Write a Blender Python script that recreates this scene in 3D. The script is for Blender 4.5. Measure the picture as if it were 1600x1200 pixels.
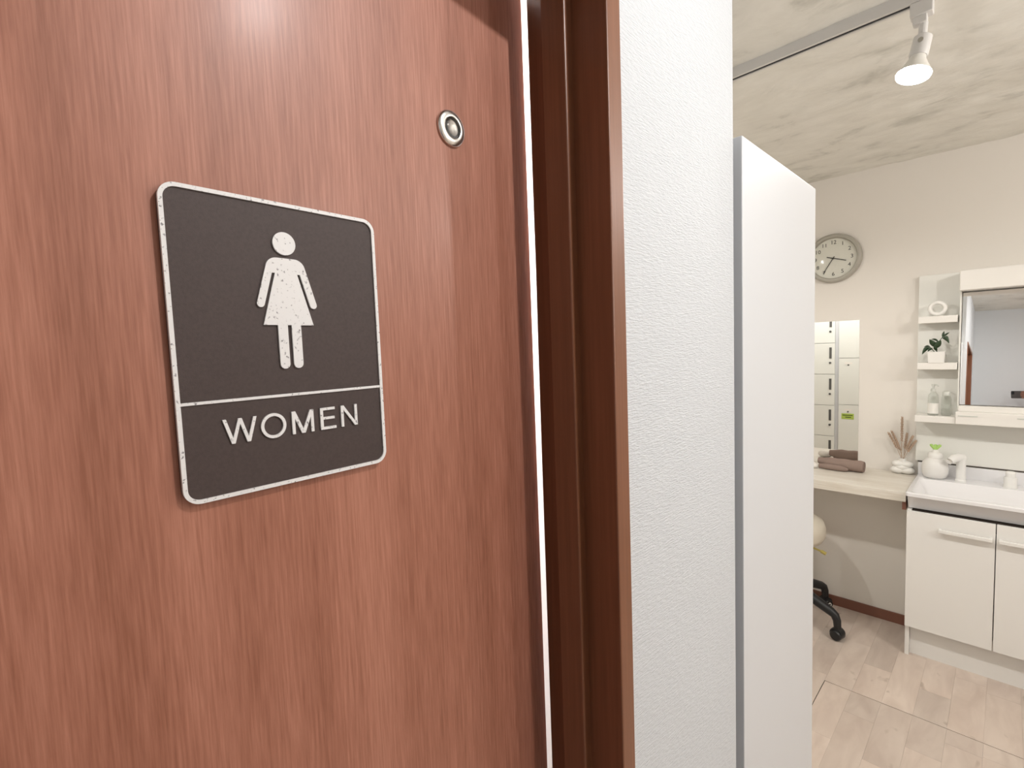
import bpy, bmesh, math, random
from mathutils import Vector, Matrix, noise

random.seed(7)
for o in list(bpy.data.objects):
    bpy.data.objects.remove(o, do_unlink=True)
SC = bpy.context.scene
COL = SC.collection

# ------------------------------------------------------------------ camera
# X runs along the washroom's back wall, Y into the room, Z up; metres
CAM_H = 1.5435
YAW, PITCH, ROLL, FPX = 0.79547, -0.07156, -0.03784, 761.8
fwd = Vector((-math.sin(YAW)*math.cos(PITCH), math.cos(YAW)*math.cos(PITCH), math.sin(PITCH)))
r0 = fwd.cross(Vector((0, 0, 1))).normalized()
u0 = r0.cross(fwd)
RGT = math.cos(ROLL)*r0 + math.sin(ROLL)*u0
UPV = -math.sin(ROLL)*r0 + math.cos(ROLL)*u0
cam_d = bpy.data.cameras.new('camera')
cam_d.sensor_width = 36.0
cam_d.lens = FPX/1600*36.0
cam_d.clip_start = 0.02
cam = bpy.data.objects.new('camera', cam_d)
COL.objects.link(cam)
cam.matrix_world = Matrix(((RGT.x, UPV.x, -fwd.x, 0), (RGT.y, UPV.y, -fwd.y, 0), (RGT.z, UPV.z, -fwd.z, CAM_H), (0, 0, 0, 1)))
SC.camera = cam

# ------------------------------------------------------------------ world, lights, exposure
wd = bpy.data.worlds.new('world')
SC.world = wd
wd.use_nodes = True
wd.node_tree.nodes['Background'].inputs[0].default_value = (1, 0.97, 0.93, 1)
wd.node_tree.nodes['Background'].inputs[1].default_value = 0.3
SC.view_settings.view_transform = 'Standard'
SC.view_settings.look = 'None'
SC.view_settings.gamma = 1
SC.view_settings.use_curve_mapping = False
SC.view_settings.exposure = 0.9


def lamp(name, loc, power, color, radius=0.03, aim=None, cone=None, blend=0.5):
    d = bpy.data.lights.new(name, 'SPOT' if cone else 'POINT')
    d.energy = power
    d.color = color
    d.shadow_soft_size = radius
    o = bpy.data.objects.new(name, d)
    COL.objects.link(o)
    o.location = loc
    if cone:
        d.spot_size = math.radians(cone)
        d.spot_blend = blend
        o.rotation_euler = Vector(aim).to_track_quat('-Z', 'Y').to_euler()
    return o


WARM = (1.0, 0.972, 0.93)
NEUT = (1.0, 0.985, 0.975)
DOWN = (0, 0, -1)
lamp('hall_or_fill_light', (0.475, 0.575, 2.38), 15.5, NEUT, 0.02, (-0.84, -0.40, -0.80), 116, 1.0)
lamp('hall_or_fill_light', (2.0, 1.60, 2.30), 15, NEUT, 0.03)  # added fill lamp with no known bulb, lifts the ambient light in the hall
lamp('track_bulb_light', (-0.212, 1.750, 2.185), 10, WARM, 0.03, DOWN, 180, 0.5)
lamp('track_bulb_light', (-1.25, 1.765, 2.15), 15, WARM, 0.03, DOWN, 180, 0.35)
lamp('track_bulb_light', (0.85, 1.765, 2.15), 12, WARM, 0.03)
lamp('booth_bulb_light', (-0.85, 0.53, 1.75), 14, NEUT, 0.05)

# ------------------------------------------------------------------ materials
MATS = {}


def mat(name, col, rough=0.5, spec=0.5, metal=0.0, coat=0.0, bump=None, var=None, emit=None, trans=0.0, alpha=1.0):
    """bump=(scale xyz, strength, detail); var=(scale xyz, colour b, low, high)"""
    if name in MATS:
        return MATS[name]
    m = bpy.data.materials.new(name)
    m.use_nodes = True
    nt = m.node_tree
    b = nt.nodes['Principled BSDF']
    b.inputs['Base Color'].default_value = (*col, 1)
    b.inputs['Roughness'].default_value = rough
    b.inputs['Specular IOR Level'].default_value = spec
    b.inputs['Metallic'].default_value = metal
    b.inputs['Coat Weight'].default_value = coat
    b.inputs['Coat Roughness'].default_value = 0.15
    b.inputs['Transmission Weight'].default_value = trans
    b.inputs['Alpha'].default_value = alpha
    if emit:
        b.inputs['Emission Color'].default_value = (*emit[0], 1)
        b.inputs['Emission Strength'].default_value = emit[1]
    tc = nt.nodes.new('ShaderNodeTexCoord')

    def nz(scale, detail=4.0, rgh=0.55):
        mp = nt.nodes.new('ShaderNodeMapping')
        mp.inputs['Scale'].default_value = scale
        nt.links.new(tc.outputs['Object'], mp.inputs['Vector'])
        n = nt.nodes.new('ShaderNodeTexNoise')
        n.inputs['Scale'].default_value = 1.0
        n.inputs['Detail'].default_value = detail
        n.inputs['Roughness'].default_value = rgh
        nt.links.new(mp.outputs[0], n.inputs['Vector'])
        return n
    if bump:
        n = nz(bump[0], bump[2] if len(bump) > 2 else 3.0)
        bp = nt.nodes.new('ShaderNodeBump')
        bp.inputs['Strength'].default_value = bump[1]
        bp.inputs['Distance'].default_value = bump[3] if len(bump) > 3 else 0.002
        nt.links.new(n.outputs['Fac'], bp.inputs['Height'])
        nt.links.new(bp.outputs[0], b.inputs['Normal'])
    if var:
        n = nz(var[0], var[4] if len(var) > 4 else 5.0)
        cr = nt.nodes.new('ShaderNodeValToRGB')
        cr.color_ramp.elements[0].position = var[2]
        cr.color_ramp.elements[1].position = var[3]
        cr.color_ramp.elements[0].color = (*var[1], 1)
        cr.color_ramp.elements[1].color = (*col, 1)
        nt.links.new(n.outputs['Fac'], cr.inputs[0])
        nt.links.new(cr.outputs[0], b.inputs['Base Color'])
    MATS[name] = m
    return m


def wood_mat(name, dark, mid, light, coarse, fine, rough=0.36, coat=0.15):
    """two layers of stretched noise: broad figure and fine pores"""
    m = bpy.data.materials.new(name)
    m.use_nodes = True
    nt = m.node_tree
    b = nt.nodes['Principled BSDF']
    b.inputs['Roughness'].default_value = rough
    b.inputs['Coat Weight'].default_value = coat
    b.inputs['Coat Roughness'].default_value = 0.22
    tc = nt.nodes.new('ShaderNodeTexCoord')
    outs = []
    for sc, det in ((coarse, 3.0), (fine, 6.0)):
        mp = nt.nodes.new('ShaderNodeMapping')
        mp.inputs['Scale'].default_value = sc
        nt.links.new(tc.outputs['Object'], mp.inputs['Vector'])
        n = nt.nodes.new('ShaderNodeTexNoise')
        n.inputs['Scale'].default_value = 1.0
        n.inputs['Detail'].default_value = det
        n.inputs['Roughness'].default_value = 0.6
        nt.links.new(mp.outputs[0], n.inputs['Vector'])
        outs.append(n.outputs['Fac'])
    mx = nt.nodes.new('ShaderNodeMath')
    mx.operation = 'MULTIPLY_ADD'
    mx.inputs[1].default_value = 0.42
    md = nt.nodes.new('ShaderNodeMath')
    md.operation = 'MULTIPLY'
    md.inputs[1].default_value = 0.58
    nt.links.new(outs[1], md.inputs[0])
    nt.links.new(outs[0], mx.inputs[0])
    nt.links.new(md.outputs[0], mx.inputs[2])
    cr = nt.nodes.new('ShaderNodeValToRGB')
    e = cr.color_ramp.elements
    e[0].position = 0.37
    e[0].color = (*dark, 1)
    e[1].position = 0.63
    e[1].color = (*light, 1)
    k = e.new(0.5)
    k.color = (*mid, 1)
    nt.links.new(mx.outputs[0], cr.inputs[0])
    nt.links.new(cr.outputs[0], b.inputs['Base Color'])
    bp = nt.nodes.new('ShaderNodeBump')
    bp.inputs['Strength'].default_value = 0.06
    bp.inputs['Distance'].default_value = 0.001
    nt.links.new(outs[1], bp.inputs['Height'])
    nt.links.new(bp.outputs[0], b.inputs['Normal'])
    MATS[name] = m
    return m


wood_mat('door_veneer', (0.270, 0.098, 0.056), (0.360, 0.142, 0.090), (0.450, 0.195, 0.130), (24, 24, 1.2), (520, 520, 20), 0.48, 0.07)
wood_mat('frame_veneer', (0.170, 0.062, 0.027), (0.200, 0.075, 0.034), (0.230, 0.088, 0.042), (20, 20, 0.7), (200, 200, 6), 0.42, 0.05)
wood_mat('counter_laminate', (0.66, 0.60, 0.51), (0.74, 0.69, 0.61), (0.80, 0.76, 0.69), (2.5, 26, 26), (9, 160, 160), 0.4, 0.1)
mat('wallpaper', (0.66, 0.685, 0.715), 0.75, 0.3, bump=((110, 110, 640), 0.65, 3.0, 0.0022))
mat('wall_paint', (0.80, 0.755, 0.695), 0.8, 0.2, bump=((240, 240, 240), 0.08))
mat('booth_paint', (0.85, 0.84, 0.82), 0.8, 0.2)
mat('baseboard_brown', (0.21, 0.088, 0.058), 0.45)
mat('locker_white', (0.69, 0.705, 0.73), 0.5, 0.3)
mat('locker_door', (0.80, 0.82, 0.78), 0.35, 0.45)
mat('locker_seam', (0.30, 0.30, 0.28), 0.6)
mat('locker_grip', (0.10, 0.10, 0.095), 0.5)
mat('chrome', (0.80, 0.79, 0.77), 0.12, metal=1.0)
mat('satin_metal', (0.72, 0.70, 0.68), 0.22, metal=1.0)


def thin_glass(name, tint, gloss):
    m = bpy.data.materials.new(name)
    m.use_nodes = True
    nt = m.node_tree
    nt.nodes.remove(nt.nodes['Principled BSDF'])
    t = nt.nodes.new('ShaderNodeBsdfTransparent')
    t.inputs[0].default_value = (*tint, 1)
    g = nt.nodes.new('ShaderNodeBsdfGlossy')
    g.inputs['Roughness'].default_value = 0.06
    x = nt.nodes.new('ShaderNodeMixShader')
    lw = nt.nodes.new('ShaderNodeLayerWeight')
    lw.inputs[0].default_value = gloss
    nt.links.new(lw.outputs[1], x.inputs[0])
    nt.links.new(t.outputs[0], x.inputs[1])
    nt.links.new(g.outputs[0], x.inputs[2])
    nt.links.new(x.outputs[0], nt.nodes['Material Output'].inputs[0])
    MATS[name] = m


thin_glass('pane_glass', (0.97, 0.97, 0.96), 0.10)
thin_glass('bottle_glass', (0.94, 0.955, 0.945), 0.18)
mat('lens_glass', (0.9, 0.9, 0.9), 0.03, trans=1.0)
mat('sign_brown', (0.064, 0.045, 0.042), 0.55, 0.35, bump=((1800, 1800, 1800), 0.25, 2.0, 0.0003), var=((500, 500, 500), (0.055, 0.039, 0.036), 0.35, 0.6))
mat('sign_edge', (0.02, 0.014, 0.012), 0.6)
mat('sign_silver', (0.78, 0.77, 0.77), 0.42, 0.5, var=((420, 420, 420), (0.22, 0.21, 0.22), 0.31, 0.40, 6.0))
mat('gloss_white', (0.84, 0.825, 0.795), 0.25, 0.5)
mat('basin_white', (0.84, 0.83, 0.84), 0.16, 0.5, coat=0.3)
mat('unit_white', (0.80, 0.79, 0.74), 0.3, 0.45)
mat('unit_shelf', (0.84, 0.81, 0.76), 0.3, 0.45)
mat('dark_gap', (0.06, 0.045, 0.035), 0.8)
mat('mirror_silver', (0.93, 0.92, 0.90), 0.0, metal=1.0)
mat('ceramic_white', (0.84, 0.82, 0.78), 0.35)
mat('soap_white', (0.80, 0.78, 0.75), 0.35)
mat('leaf_green', (0.022, 0.050, 0.018), 0.4)
mat('sprout_green', (0.40, 0.62, 0.16), 0.45)
mat('dried_stem', (0.48, 0.33, 0.22), 0.8)
mat('dried_seed', (0.52, 0.38, 0.28), 0.9, bump=((900, 900, 900), 0.6, 3.0, 0.001))
mat('towel_brown', (0.30, 0.222, 0.188), 0.95, 0.1, bump=((900, 900, 900), 0.7, 3.0, 0.0015))
mat('label_white', (0.85, 0.83, 0.78), 0.5)
mat('pump_plastic', (0.62, 0.63, 0.58), 0.3)
mat('clock_rim', (0.40, 0.375, 0.32), 0.35)
mat('clock_face', (0.78, 0.765, 0.69), 0.6)
mat('clock_ink', (0.05, 0.045, 0.04), 0.6)
mat('track_white', (0.74, 0.72, 0.70), 0.4)
mat('track_slot', (0.012, 0.010, 0.012), 0.6)
mat('bulb_glow', (1, 0.95, 0.85), 0.4, emit=((1.0, 0.93, 0.80), 14.0))
mat('bulb_body', (0.85, 0.83, 0.78), 0.3)
mat('black_plastic', (0.012, 0.012, 0.013), 0.4)
mat('cushion_beige', (0.66, 0.60, 0.50), 0.8)
mat('lever_yellow', (0.55, 0.45, 0.12), 0.5)
mat('tag_green', (0.42, 0.56, 0.10), 0.6)
mat('tag_ink', (0.04, 0.06, 0.01), 0.6)
mat('skin', (0.36, 0.19, 0.135), 0.55)
mat('shirt_grey', (0.08, 0.08, 0.09), 0.9)
mat('trouser_dark', (0.03, 0.03, 0.04), 0.9)
mat('hair_dark', (0.015, 0.011, 0.009), 0.6)
mat('phone_body', (0.10, 0.095, 0.09), 0.3)
mat('phone_lens', (0.006, 0.006, 0.008), 0.1)
mat('white_cloth', (0.82, 0.78, 0.73), 0.9)


def concrete_mat():
    m = bpy.data.materials.new('painted_concrete')
    m.use_nodes = True
    nt = m.node_tree
    b = nt.nodes['Principled BSDF']
    b.inputs['Roughness'].default_value = 0.75
    b.inputs['Specular IOR Level'].default_value = 0.3
    tc = nt.nodes.new('ShaderNodeTexCoord')
    mp = nt.nodes.new('ShaderNodeMapping')
    mp.inputs['Scale'].default_value = (4.5, 7.5, 4.0)
    mp.inputs['Rotation'].default_value = (0, 0, 0.25)
    nt.links.new(tc.outputs['Object'], mp.inputs['Vector'])
    n = nt.nodes.new('ShaderNodeTexNoise')
    n.inputs['Scale'].default_value = 1.0
    n.inputs['Detail'].default_value = 9.0
    n.inputs['Roughness'].default_value = 0.62
    n.inputs['Distortion'].default_value = 0.35
    nt.links.new(mp.outputs[0], n.inputs['Vector'])
    cr = nt.nodes.new('ShaderNodeValToRGB')
    e = cr.color_ramp.elements
    e[0].position = 0.30
    e[0].color = (0.60, 0.59, 0.54, 1)
    e[1].position = 0.62
    e[1].color = (0.86, 0.845, 0.79, 1)
    k = e.new(0.44)
    k.color = (0.80, 0.785, 0.73, 1)
    nt.links.new(n.outputs['Fac'], cr.inputs[0])
    nt.links.new(cr.outputs[0], b.inputs['Base Color'])
    bp = nt.nodes.new('ShaderNodeBump')
    bp.inputs['Strength'].default_value = 0.7
    bp.inputs['Distance'].default_value = 0.009
    nt.links.new(n.outputs['Fac'], bp.inputs['Height'])
    nt.links.new(bp.outputs[0], b.inputs['Normal'])
    MATS['painted_concrete'] = m


def plank_mat():
    m = bpy.data.materials.new('pale_plank')
    m.use_nodes = True
    nt = m.node_tree
    b = nt.nodes['Principled BSDF']
    b.inputs['Roughness'].default_value = 0.42
    b.inputs['Specular IOR Level'].default_value = 0.4
    oi = nt.nodes.new('ShaderNodeObjectInfo')
    tc = nt.nodes.new('ShaderNodeTexCoord')
    ad = nt.nodes.new('ShaderNodeVectorMath')
    ad.operation = 'ADD'
    cb = nt.nodes.new('ShaderNodeCombineXYZ')
    ml = nt.nodes.new('ShaderNodeMath')
    ml.operation = 'MULTIPLY'
    ml.inputs[1].default_value = 37.0
    nt.links.new(oi.outputs['Random'], ml.inputs[0])
    nt.links.new(ml.outputs[0], cb.inputs[0])
    nt.links.new(ml.outputs[0], cb.inputs[2])
    nt.links.new(tc.outputs['Object'], ad.inputs[0])
    nt.links.new(cb.outputs[0], ad.inputs[1])

    def nz(sc, det, dist):
        mp = nt.nodes.new('ShaderNodeMapping')
        mp.inputs['Scale'].default_value = sc
        nt.links.new(ad.outputs[0], mp.inputs['Vector'])
        n = nt.nodes.new('ShaderNodeTexNoise')
        n.inputs['Scale'].default_value = 1.0
        n.inputs['Detail'].default_value = det
        n.inputs['Distortion'].default_value = dist
        nt.links.new(mp.outputs[0], n.inputs['Vector'])
        return n
    n1 = nz((14, 4, 4), 4, 0.8)
    n2 = nz((16, 9, 4), 2, 0.3)
    cr = nt.nodes.new('ShaderNodeValToRGB')
    e = cr.color_ramp.elements
    e[0].position = 0.3
    e[0].color = (0.56, 0.465, 0.405, 1)
    e[1].position = 0.7
    e[1].color = (0.69, 0.595, 0.525, 1)
    nt.links.new(n1.outputs['Fac'], cr.inputs[0])
    # dark knots
    kr = nt.nodes.new('ShaderNodeValToRGB')
    kr.color_ramp.elements[0].position = 0.20
    kr.color_ramp.elements[0].color = (0.55, 0.5, 0.45, 1)
    kr.color_ramp.elements[1].position = 0.33
    kr.color_ramp.elements[1].color = (1, 1, 1, 1)
    nt.links.new(n2.outputs['Fac'], kr.inputs[0])
    m1 = nt.nodes.new('ShaderNodeMixRGB')
    m1.blend_type = 'MULTIPLY'
    m1.inputs[0].default_value = 1.0
    nt.links.new(cr.outputs[0], m1.inputs[1])
    nt.links.new(kr.outputs[0], m1.inputs[2])
    # each plank its own tone
    tr = nt.nodes.new('ShaderNodeValToRGB')
    tr.color_ramp.elements[0].color = (0.88, 0.87, 0.86, 1)
    tr.color_ramp.elements[1].color = (1.08, 1.06, 1.04, 1)
    nt.links.new(oi.outputs['Random'], tr.inputs[0])
    m2 = nt.nodes.new('ShaderNodeMixRGB')
    m2.blend_type = 'MULTIPLY'
    m2.inputs[0].default_value = 1.0
    nt.links.new(m1.outputs[0], m2.inputs[1])
    nt.links.new(tr.outputs[0], m2.inputs[2])
    nt.links.new(m2.outputs[0], b.inputs['Base Color'])
    MATS['pale_plank'] = m


concrete_mat()
plank_mat()

# ------------------------------------------------------------------ mesh helpers


class MB:
    def __init__(self):
        self.bm = bmesh.new()

    def box(self, x0, x1, y0, y1, z0, z1, bev=0.0, seg=2):
        vs = [self.bm.verts.new((x, y, z)) for x in (x0, x1) for y in (y0, y1) for z in (z0, z1)]
        fs = []
        for idx in ((0, 1, 3, 2), (4, 6, 7, 5), (0, 4, 5, 1), (2, 3, 7, 6), (0, 2, 6, 4), (1, 5, 7, 3)):
            fs.append(self.bm.faces.new([vs[i] for i in idx]))
        if bev > 0:
            es = list({e for f in fs for e in f.edges})
            bmesh.ops.bevel(self.bm, geom=es, offset=bev, segments=seg, profile=0.5, affect='EDGES')
        return self

    def prism(self, pts, y0, y1):
        """outline in local x,z extruded along y (front is y0)"""
        a = [self.bm.verts.new((p[0], y0, p[1])) for p in pts]
        b = [self.bm.verts.new((p[0], y1, p[1])) for p in pts]
        n = len(pts)
        self.bm.faces.new(a)
        self.bm.faces.new(list(reversed(b)))
        for i in range(n):
            j = (i+1) % n
            self.bm.faces.new((a[j], a[i], b[i], b[j]))
        return self

    def ring(self, outer, inner, y0, y1):
        """closed band between two outlines of equal length in x,z"""
        n = len(outer)
        A = [self.bm.verts.new((p[0], y0, p[1])) for p in outer]
        B = [self.bm.verts.new((p[0], y0, p[1])) for p in inner]
        C = [self.bm.verts.new((p[0], y1, p[1])) for p in outer]
        D = [self.bm.verts.new((p[0], y1, p[1])) for p in inner]
        for i in range(n):
            j = (i+1) % n
            self.bm.faces.new((A[i], A[j], B[j], B[i]))
            self.bm.faces.new((A[j], A[i], C[i], C[j]))
            self.bm.faces.new((B[i], B[j], D[j], D[i]))
            self.bm.faces.new((C[j], C[i], D[i], D[j]))
        return self

    def lathe(self, prof, n=32, axis=Vector((0, 0, 1)), org=Vector((0, 0, 0)), sx=1.0, sy=1.0, cap=True):
        axis = Vector(axis).normalized()
        org = Vector(org)
        q = axis.to_track_quat('Z', 'Y')
        rows = []
        for r, h in prof:
            if r < 1e-6:
                rows.append([self.bm.verts.new(org + q @ Vector((0, 0, h)))])
            else:
                rows.append([self.bm.verts.new(org + q @ Vector((sx*r*math.cos(2*math.pi*i/n), sy*r*math.sin(2*math.pi*i/n), h))) for i in range(n)])
        for a, b in zip(rows, rows[1:]):
            for i in range(n):
                j = (i+1) % n
                if len(a) == 1 and len(b) == 1:
                    continue
                if len(a) == 1:
                    self.bm.faces.new((a[0], b[j], b[i]))
                elif len(b) == 1:
                    self.bm.faces.new((a[i], a[j], b[0]))
                else:
                    self.bm.faces.new((a[i], a[j], b[j], b[i]))
        if cap and len(rows[0]) > 1:
            self.bm.faces.new(list(reversed(rows[0])))
        if cap and len(rows[-1]) > 1:
            self.bm.faces.new(rows[-1])
        return self

    def tube(self, pts, rad, n=10):
        pts = [Vector(p) for p in pts]
        rr = rad if isinstance(rad, (list, tuple)) else [rad]*len(pts)
        rows = []
        up = Vector((0.31, 0.17, 0.93)).normalized()
        for i, p in enumerate(pts):
            t = (pts[min(i+1, len(pts)-1)] - pts[max(i-1, 0)]).normalized()
            a = t.cross(up)
            if a.length < 1e-3:
                a = t.cross(Vector((1, 0, 0)))
            a.normalize()
            b = t.cross(a)
            rows.append([self.bm.verts.new(p + rr[i]*(math.cos(2*math.pi*k/n)*a + math.sin(2*math.pi*k/n)*b)) for k in range(n)])
        for a, b in zip(rows, rows[1:]):
            for i in range(n):
                j = (i+1) % n
                self.bm.faces.new((a[i], a[j], b[j], b[i]))
        self.bm.faces.new(list(reversed(rows[0])))
        self.bm.faces.new(rows[-1])
        return self

    def ellipsoid(self, c, rx, ry, rz, nu=20, nv=12):
        prof = [(math.sin(math.pi*i/nv), -math.cos(math.pi*i/nv)) for i in range(nv+1)]
        start = len(self.bm.verts)
        self.lathe(prof, nu)
        self.bm.verts.ensure_lookup_table()
        for v in list(self.bm.verts)[start:]:
            v.co = Vector((c[0]+v.co.x*rx, c[1]+v.co.y*ry, c[2]+v.co.z*rz))
        return self

    def torus(self, c, R, r, axis=(0, 1, 0), n=36, k=12):
        q = Vector(axis).to_track_quat('Z', 'Y')
        rows = []
        for i in range(n):
            a = 2*math.pi*i/n
            rows.append([self.bm.verts.new(Vector(c) + q @ Vector(((R+r*math.cos(2*math.pi*j/k))*math.cos(a), (R+r*math.cos(2*math.pi*j/k))*math.sin(a), r*math.sin(2*math.pi*j/k)))) for j in range(k)])
        for i in range(n):
            a, b = rows[i], rows[(i+1) % n]
            for j in range(k):
                l = (j+1) % k
                self.bm.faces.new((a[j], b[j], b[l], a[l]))
        return self

    def build(self, name, material, parent=None, smooth=20, tri=False):
        bmesh.ops.recalc_face_normals(self.bm, faces=list(self.bm.faces))
        if tri:
            bmesh.ops.triangulate(self.bm, faces=list(self.bm.faces))
        me = bpy.data.meshes.new(name)
        self.bm.to_mesh(me)
        self.bm.free()
        me.materials.append(MATS[material])
        if smooth:
            me.polygons.foreach_set('use_smooth', [True]*len(me.polygons))
            me.set_sharp_from_angle(angle=math.radians(smooth))
        o = bpy.data.objects.new(name, me)
        COL.objects.link(o)
        if parent:
            o.parent = parent
        return o


def tag(o, label=None, cat=None, group=None, kind=None):
    if label:
        o['label'] = label
    if cat:
        o['category'] = cat
    if group:
        o['group'] = group
    if kind:
        o['kind'] = kind
    return o


def empty(name, loc=(0, 0, 0), rz=0.0):
    o = bpy.data.objects.new(name, None)
    COL.objects.link(o)
    o.location = loc
    o.rotation_euler = (0, 0, rz)
    o.empty_display_size = 0.05
    return o


def struct(name, mb, material, parent=None, smooth=20, label=None):
    o = mb.build(name, material, parent, smooth)
    if not parent:
        o['kind'] = 'structure'
    if label:
        o['label'] = label
    return o


def rrect(x0, x1, z0, z1, r, n=8):
    out = []
    for cx, cz, a0 in ((x1-r, z1-r, 0), (x0+r, z1-r, 90), (x0+r, z0+r, 180), (x1-r, z0+r, 270)):
        for i in range(n+1):
            a = math.radians(a0 + 90*i/n)
            out.append((cx+r*math.cos(a), cz+r*math.sin(a)))
    return out


# ------------------------------------------------------------------ the room
XL, XR, YR, YB, ZC = -2.0, 2.7, -0.56, 3.36, 2.455
WX = -0.285                      # face of the papered wall with the door
EY = 0.742                       # the corner where that wall ends

# floor: slab, recessed where single planks are laid
PX0, PW, NC0, NC1 = -0.546, 0.1033, -5, 10
px_lo, px_hi, py_lo, py_hi = PX0+NC0*PW, PX0+NC1*PW, 1.30, YB
f = MB()
f.box(XL, px_lo, YR, YB, -0.06, 0)
f.box(px_hi, XR, YR, YB, -0.06, 0)
f.box(px_lo, px_hi, YR, py_lo, -0.06, 0)
f.box(px_lo, px_hi, py_lo, YB, -0.06, -0.006)
floor = struct('floor', f, 'pale_plank', smooth=0, label='pale whitewashed wood-look plank floor')

HX0, HX1, HY0, HY1 = PX0, PX0+7*PW, 1.80, 2.438
hatch = empty('floor_hatch', ((HX0+HX1)/2, (HY0+HY1)/2, 0))
tag(hatch, 'floor access hatch outlined by a thin dark seam in front of the vanity', 'floor hatch')


def plank(x0, x1, y0, y1, parent):
    cx, cy = (x0+x1)/2, (y0+y1)/2
    a, b = (x1-x0)/2-0.0002, (y1-y0)/2-0.0002
    m = MB()
    m.box(-a, a, -b, b, -0.006, 0)
    o = m.build('plank', 'pale_plank', parent, smooth=0)
    pl = parent.location
    o.location = (cx-pl.x, cy-pl.y, 0)
    return o


for c in range(NC0, NC1):
    x0 = PX0+c*PW
    y = py_lo - random.uniform(0, 0.3)
    while y < py_hi-0.001:
        ln = random.uniform(0.26, 0.55)
        a, b = max(y, py_lo), min(y+ln, py_hi)
        y += ln
        if b-a < 0.02:
            continue
        if HX0-1e-6 <= x0 < HX1-1e-6:
            segs = [(a, min(b, HY0), floor), (max(a, HY0), min(b, HY1), hatch), (max(a, HY1), b, floor)]
            for s, e, par in segs:
                if e-s > 0.004:
                    g = 0.0030
                    l = x0 + (g if par is hatch and abs(x0-HX0) < 1e-6 else 0)
                    r = x0+PW - (g if par is hatch and abs(x0+PW-HX1) < 1e-6 else 0)
                    if par is hatch:
                        s2 = s+(g if abs(s-HY0) < 1e-6 else 0)
                        e2 = e-(g if abs(e-HY1) < 1e-6 else 0)
                        plank(l, r, s2, e2, par)
                    else:
                        plank(l, r, s, e, par)
        else:
            plank(x0, x0+PW, a, b, floor)
hs = MB()
hs.box(HX0-hatch.location.x, HX1-hatch.location.x, HY0-hatch.location.y, HY1-hatch.location.y, -0.0058, -0.0045)
hs.build('hatch_tray', 'dark_gap', hatch, 0)

# ceiling with the rough relief of painted concrete
bm = bmesh.new()
nx, ny = 220, 200
grid = []
for i in range(nx+1):
    row = []
    for j in range(ny+1):
        x = XL + (XR-XL)*i/nx
        y = YR + (YB-YR)*j/ny
        p = Vector((x*4.2, y*6.5, 1.7))
        h = noise.fractal(p, 0.8, 2.1, 5)
        edge = min(1.0, max(0.0, (y-1.55)/0.5))*min(1.0, max(0.05, (x+0.75)/0.5))
        row.append(bm.verts.new((x, y, ZC + h*0.010*(0.12+0.88*edge))))
    grid.append(row)
for i in range(nx):
    for j in range(ny):
        bm.faces.new((grid[i][j], grid[i][j+1], grid[i+1][j+1], grid[i+1][j]))
mbx = MB()
mbx.bm.free()
mbx.bm = bm
mbx.box(XL, XR, YR, YB, ZC+0.03, ZC+0.08)
struct('ceiling', mbx, 'painted_concrete', smooth=40, label='rough grey-white painted concrete ceiling')

# walls
ZHEAD = 1.940                    # underside of the door head
JY = 0.4212                      # far jamb face
NY = -0.256                      # near jamb face
m = MB()
m.box(WX-0.10, WX, JY+0.024, EY, 0, ZC+0.01)
m.box(WX-0.10, WX, YR, NY-0.024, 0, ZC+0.01)
m.box(WX-0.10, WX, NY-0.024, JY+0.024, ZHEAD+0.024, ZC+0.01)
struct('wall_left', m, 'wallpaper', smooth=0, label='white textured wallpaper wall beside the brown door')
m = MB()
m.box(XL, WX-0.10, EY-0.08, EY, 0, ZC+0.01)
struct('wall_partition', m, 'wallpaper', smooth=0)
m = MB()
m.box(XL-0.1, XL, YR, YB, 0, ZC+0.01)
struct('wall_far_left', m, 'wall_paint', smooth=0)
m = MB()
m.box(XR, XR+0.1, YR, YB, 0, ZC+0.01)
struct('wall_right', m, 'wall_paint', smooth=0)
m = MB()
m.box(XL-0.1, XR+0.1, YB, YB+0.1, 0, ZC+0.01)
struct('wall_back', m, 'wall_paint', smooth=0, label='cream painted back wall behind the vanity')
m = MB()
m.box(XL-0.1, XR+0.1, YR-0.1, YR, 0, ZC+0.01)
struct('wall_rear', m, 'wallpaper', smooth=0)
m = MB()
m.box(XL, -0.3185, 3.20, YB, 0, 0.738)
struct('wall_lining', m, 'wall_paint', smooth=0, label='cream boxed-out wall under the counter')
m = MB()
m.box(XL, -0.3185, 3.191, 3.20, 0, 0.055, 0.001)
struct('baseboard_back', m, 'baseboard_brown', label='brown baseboard under the counter')
# the booth behind the door
m = MB()
m.box(-1.45, WX-0.10, YR, EY-0.08, 2.02, 2.06)
struct('ceiling_booth', m, 'booth_paint', smooth=0)
m = MB()
m.box(-1.5, -1.45, YR, EY-0.08, 0, 2.06)
struct('wall_booth', m, 'booth_paint', smooth=0)
m = MB()
m.box(-1.45, WX-0.10, EY-0.10, EY-0.08, 0, 2.02)
struct('wall_booth_side', m, 'booth_paint', smooth=0)

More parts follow.
